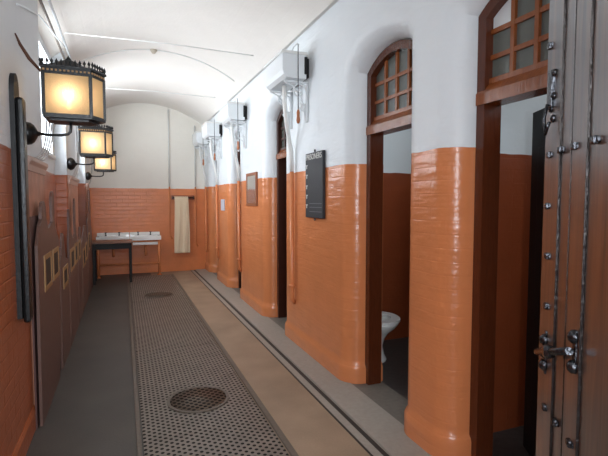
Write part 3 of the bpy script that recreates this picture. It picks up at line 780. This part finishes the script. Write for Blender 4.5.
# ------------------------------------------------------------------ toilet in the second cell
e = empty('toilet', (2.17, 3.72, 0), 'white ceramic toilet seen through the second doorway', 'toilet')
tx, ty = 2.165, 3.66
mb = MB()
prof = [(.0, 0), (.115, 0), (.12, .02), (.10, .06), (.085, .14), (.085, .22), (.11, .28), (.16, .34), (.185, .38), (.19, .40), (.15, .40), (.12, .36), (.05, .28), (0, .26)]
rings = []; bm = mb.bm
for r, z in prof:
    ring = []
    for k in range(32):
        a = 2*PI*k/32; rr = max(r, .001)
        sy = 1.25 if math.sin(a) < 0 else 1.0
        yo = 0.03 if z < .2 else -.04*min(1, (z-.2)/.15)
        ring.append(bm.verts.new((tx+rr*math.cos(a), ty+yo+rr*math.sin(a)*sy, z+.01)))
    rings.append(ring)
for a, b in zip(rings, rings[1:]):
    for k in range(32): bm.faces.new((a[k], a[(k+1) % 32], b[(k+1) % 32], b[k])).smooth = True
mb.box((tx-.10, ty+.12, .05), (tx+.10, ty+.40, .36), .03)
mb.build('bowl', M['ceramic'], e)
mb = MB(); n = 32
def ov(r, s=1.28): return [(tx+r*math.cos(2*PI*k/n), ty-.04+r*math.sin(2*PI*k/n)*(s if math.sin(2*PI*k/n) < 0 else 1)) for k in range(n)]
mb.band(ov(.12), ov(.195), .415, .435, lambda u, v, d: (u, v, d)); mb.build('seat', simple('white_plastic_seat', srgb(225, 226, 224), .3), e)
mb = MB(); mb.tube([(tx, ty+.30, .36), (tx, ty+.42, .6), (tx, ty+.44, 1.4), (tx, ty+.44, 2.1)], .02, 10); mb.build('flush_pipe', M['white'], e)
# small fixture on the nearest cell's partition
e = empty('roll_holder', (2.12, 2.19, 1.72), 'small metal fixing on the partition inside the nearest doorway', 'wall fixing')
mb = MB(); mb.lathe([(0, 0), (.018, 0), (.018, -.006), (.008, -.01), (.008, -.03), (.014, -.035), (0, -.045)], (2.12, 2.20, 1.73), 'Y', 14); mb.build('stud', M['iron'], e)

# ------------------------------------------------------------------ studded entrance door, open into the corridor
DA = math.radians(34)                     # angle of the leaf from the corridor axis
dirv = Vector((math.sin(DA), math.cos(DA), 0)); FE = Vector((1.163, 1.0, 0)); DW = .92
hinge = FE-dirv*.98
# local x runs hinge -> free edge, local -y... face toward the camera is +y side
hinge = FE-dirv*.98; rz = math.atan2(dirv.y, dirv.x)
e = empty('door_9', (hinge.x, hinge.y, 0), 'heavy old studded plank door standing open at the right edge', None, None, 'structure', rz=rz)
# local +y = left of direction = faces the corridor / camera
mb = MB(); seams = [0, .10, .22, .35, .49, .61, .705, .79, DW]
for a, b in zip(seams, seams[1:]): mb.box((a+.0015, -.03, .01), (b-.0015, .012+(.004 if (seams.index(a) % 2) else 0), 2.55), .004)
mb.build('plank_leaf', M['oak'], e)
# edge lipping / frame stile
mb = MB()
for x in (.79, .705, .61): mb.box((x-.0014, .010, .01), (x+.0014, .0172, 2.55), .001)
mb.build('cover_bead', simple('dark_steel_bead', srgb(50, 44, 42), .3, .5, bump=.5, scale=60, var=.4), e)
def stud(x, z, w=.020):
    mb = MB(); mb.box((x-w*.55, .012, z-w*.45), (x+w*.55, .026, z+w*.45), .005); mb.box((x-w*.8, .010, z-w*.35), (x+w*.8, .020, z+w*.35), .004)
    mb.build('stud', M['iron'], e)
import sys
STUDS = [(550, 46), (549, 155), (560, 150), (574, 146), (594, 140), (547, 206), (547, 256), (546, 306), (544, 407), (554, 422), (569, 443)]
STUD_LOCAL = [(0.8851, 1.9227), (0.8634, 1.6251), (0.7743, 1.6289), (0.677, 1.6276), (0.563, 1.6266), (0.8668, 1.4863), (0.8528, 1.3497), (0.8476, 1.2124), (0.8368, 0.9331), (0.7511, 0.9323), (0.6424, 0.9347)]
for (x, z) in STUD_LOCAL: stud(x, z)
# sliding latch bolt with rosettes
LX, LZ2 = .955, 1.0
def lz(x): return 1.085+(.843-x)*.335
mb = MB(); mb.tube([(.865, .034, lz(.865)), (.62, .034, lz(.62))], .009, 12)
mb.lathe([(0, 0), (.015, 0), (.019, .012), (.015, .024), (0, .024)], (.76, .024, lz(.76)), 'Y', 14)
for (x, dz) in ((.85, .035), (.85, -.035), (.85, 0), (.635, .035), (.635, -.035)):
    mb.lathe([(0, .0), (.016, .0), (.016, .012), (.009, .02), (0, .022)], (x, .012, lz(x)+dz), 'Y', 14)
mb.box((.843, .012, lz(.85)-.06), (.857, .02, lz(.85)+.06), .003); mb.box((.625, .012, lz(.635)-.05), (.645, .02, lz(.635)+.05), .003)
mb.build('sliding_latch', M['iron'], e)
mb = MB(); mb.box((.845, .012, 1.7796-.03), (.875, .026, 1.7796+.07), .004)
for dz in (-.06, -.03, .0, .035, .06): mb.lathe([(0, 0), (.011, 0), (.010, .010), (0, .014)], (.845+.02*(1 if dz*100 % 2 else 0), .012, 1.7796+dz), 'Y', 10)
mb.tube([(.855, .03, 1.7796-.02), (.855, .038, 1.7796-.06), (.85, .034, 1.7796-.10), (.835, .03, 1.7796-.07)], .0045, 8)
mb.build('hasp', M['iron'], e)

# ------------------------------------------------------------------ lights
def area(name, loc, rot, sx, sy, power, col):
    l = bpy.data.lights.new(name, 'AREA'); l.shape = 'RECTANGLE'; l.size = sx; l.size_y = sy; l.energy = power; l.color = col
    o = bpy.data.objects.new(name, l); C.objects.link(o); o.location = loc; o.rotation_euler = rot; return o
for i, (wa, wb, z0, z1) in enumerate(WIN):
    area('window_daylight', (-1.03, (wa+wb)/2, (z0+z1)/2), (0, -PI/2+math.radians(0), 0), z1-z0, wb-wa, 100+55*i, (.88, .94, 1.0))
area('doorway_daylight', (.1, -.9, 1.9), (math.radians(80), 0, math.radians(-8)), 1.6, 1.5, 150, (.86, .93, 1.0))
for y in (1.15, 3.2, 5.0, 7.0, 9.0):  # added lamps inside the windowless cells, to brighten their walls
    area('cell_fill', (3.0, y, 2.6), (0, math.radians(60), 0), .5, .5, 10 if y < 4 else 1.5, (.9, .95, 1.0))
w = bpy.data.worlds.new('world'); bpy.context.scene.world = w; w.use_nodes = True
w.node_tree.nodes['Background'].inputs[0].default_value = (.75, .85, 1, 1); w.node_tree.nodes['Background'].inputs[1].default_value = .8

# ------------------------------------------------------------------ camera
cam = bpy.data.cameras.new('camera'); co = bpy.data.objects.new('camera', cam); C.objects.link(co)
cam.sensor_fit = 'HORIZONTAL'; cam.sensor_width = 36; cam.lens = 455/608*36; cam.clip_start = .02
yaw = math.radians(21.658); pit = math.radians(3.396)
co.location = (0, 0, 1.5); co.rotation_euler = (PI/2-pit, 0, -yaw)
bpy.context.scene.camera = co
vs = bpy.context.scene.view_settings; vs.view_transform = 'Standard'; vs.look = 'None'; vs.exposure = 0; vs.gamma = 1
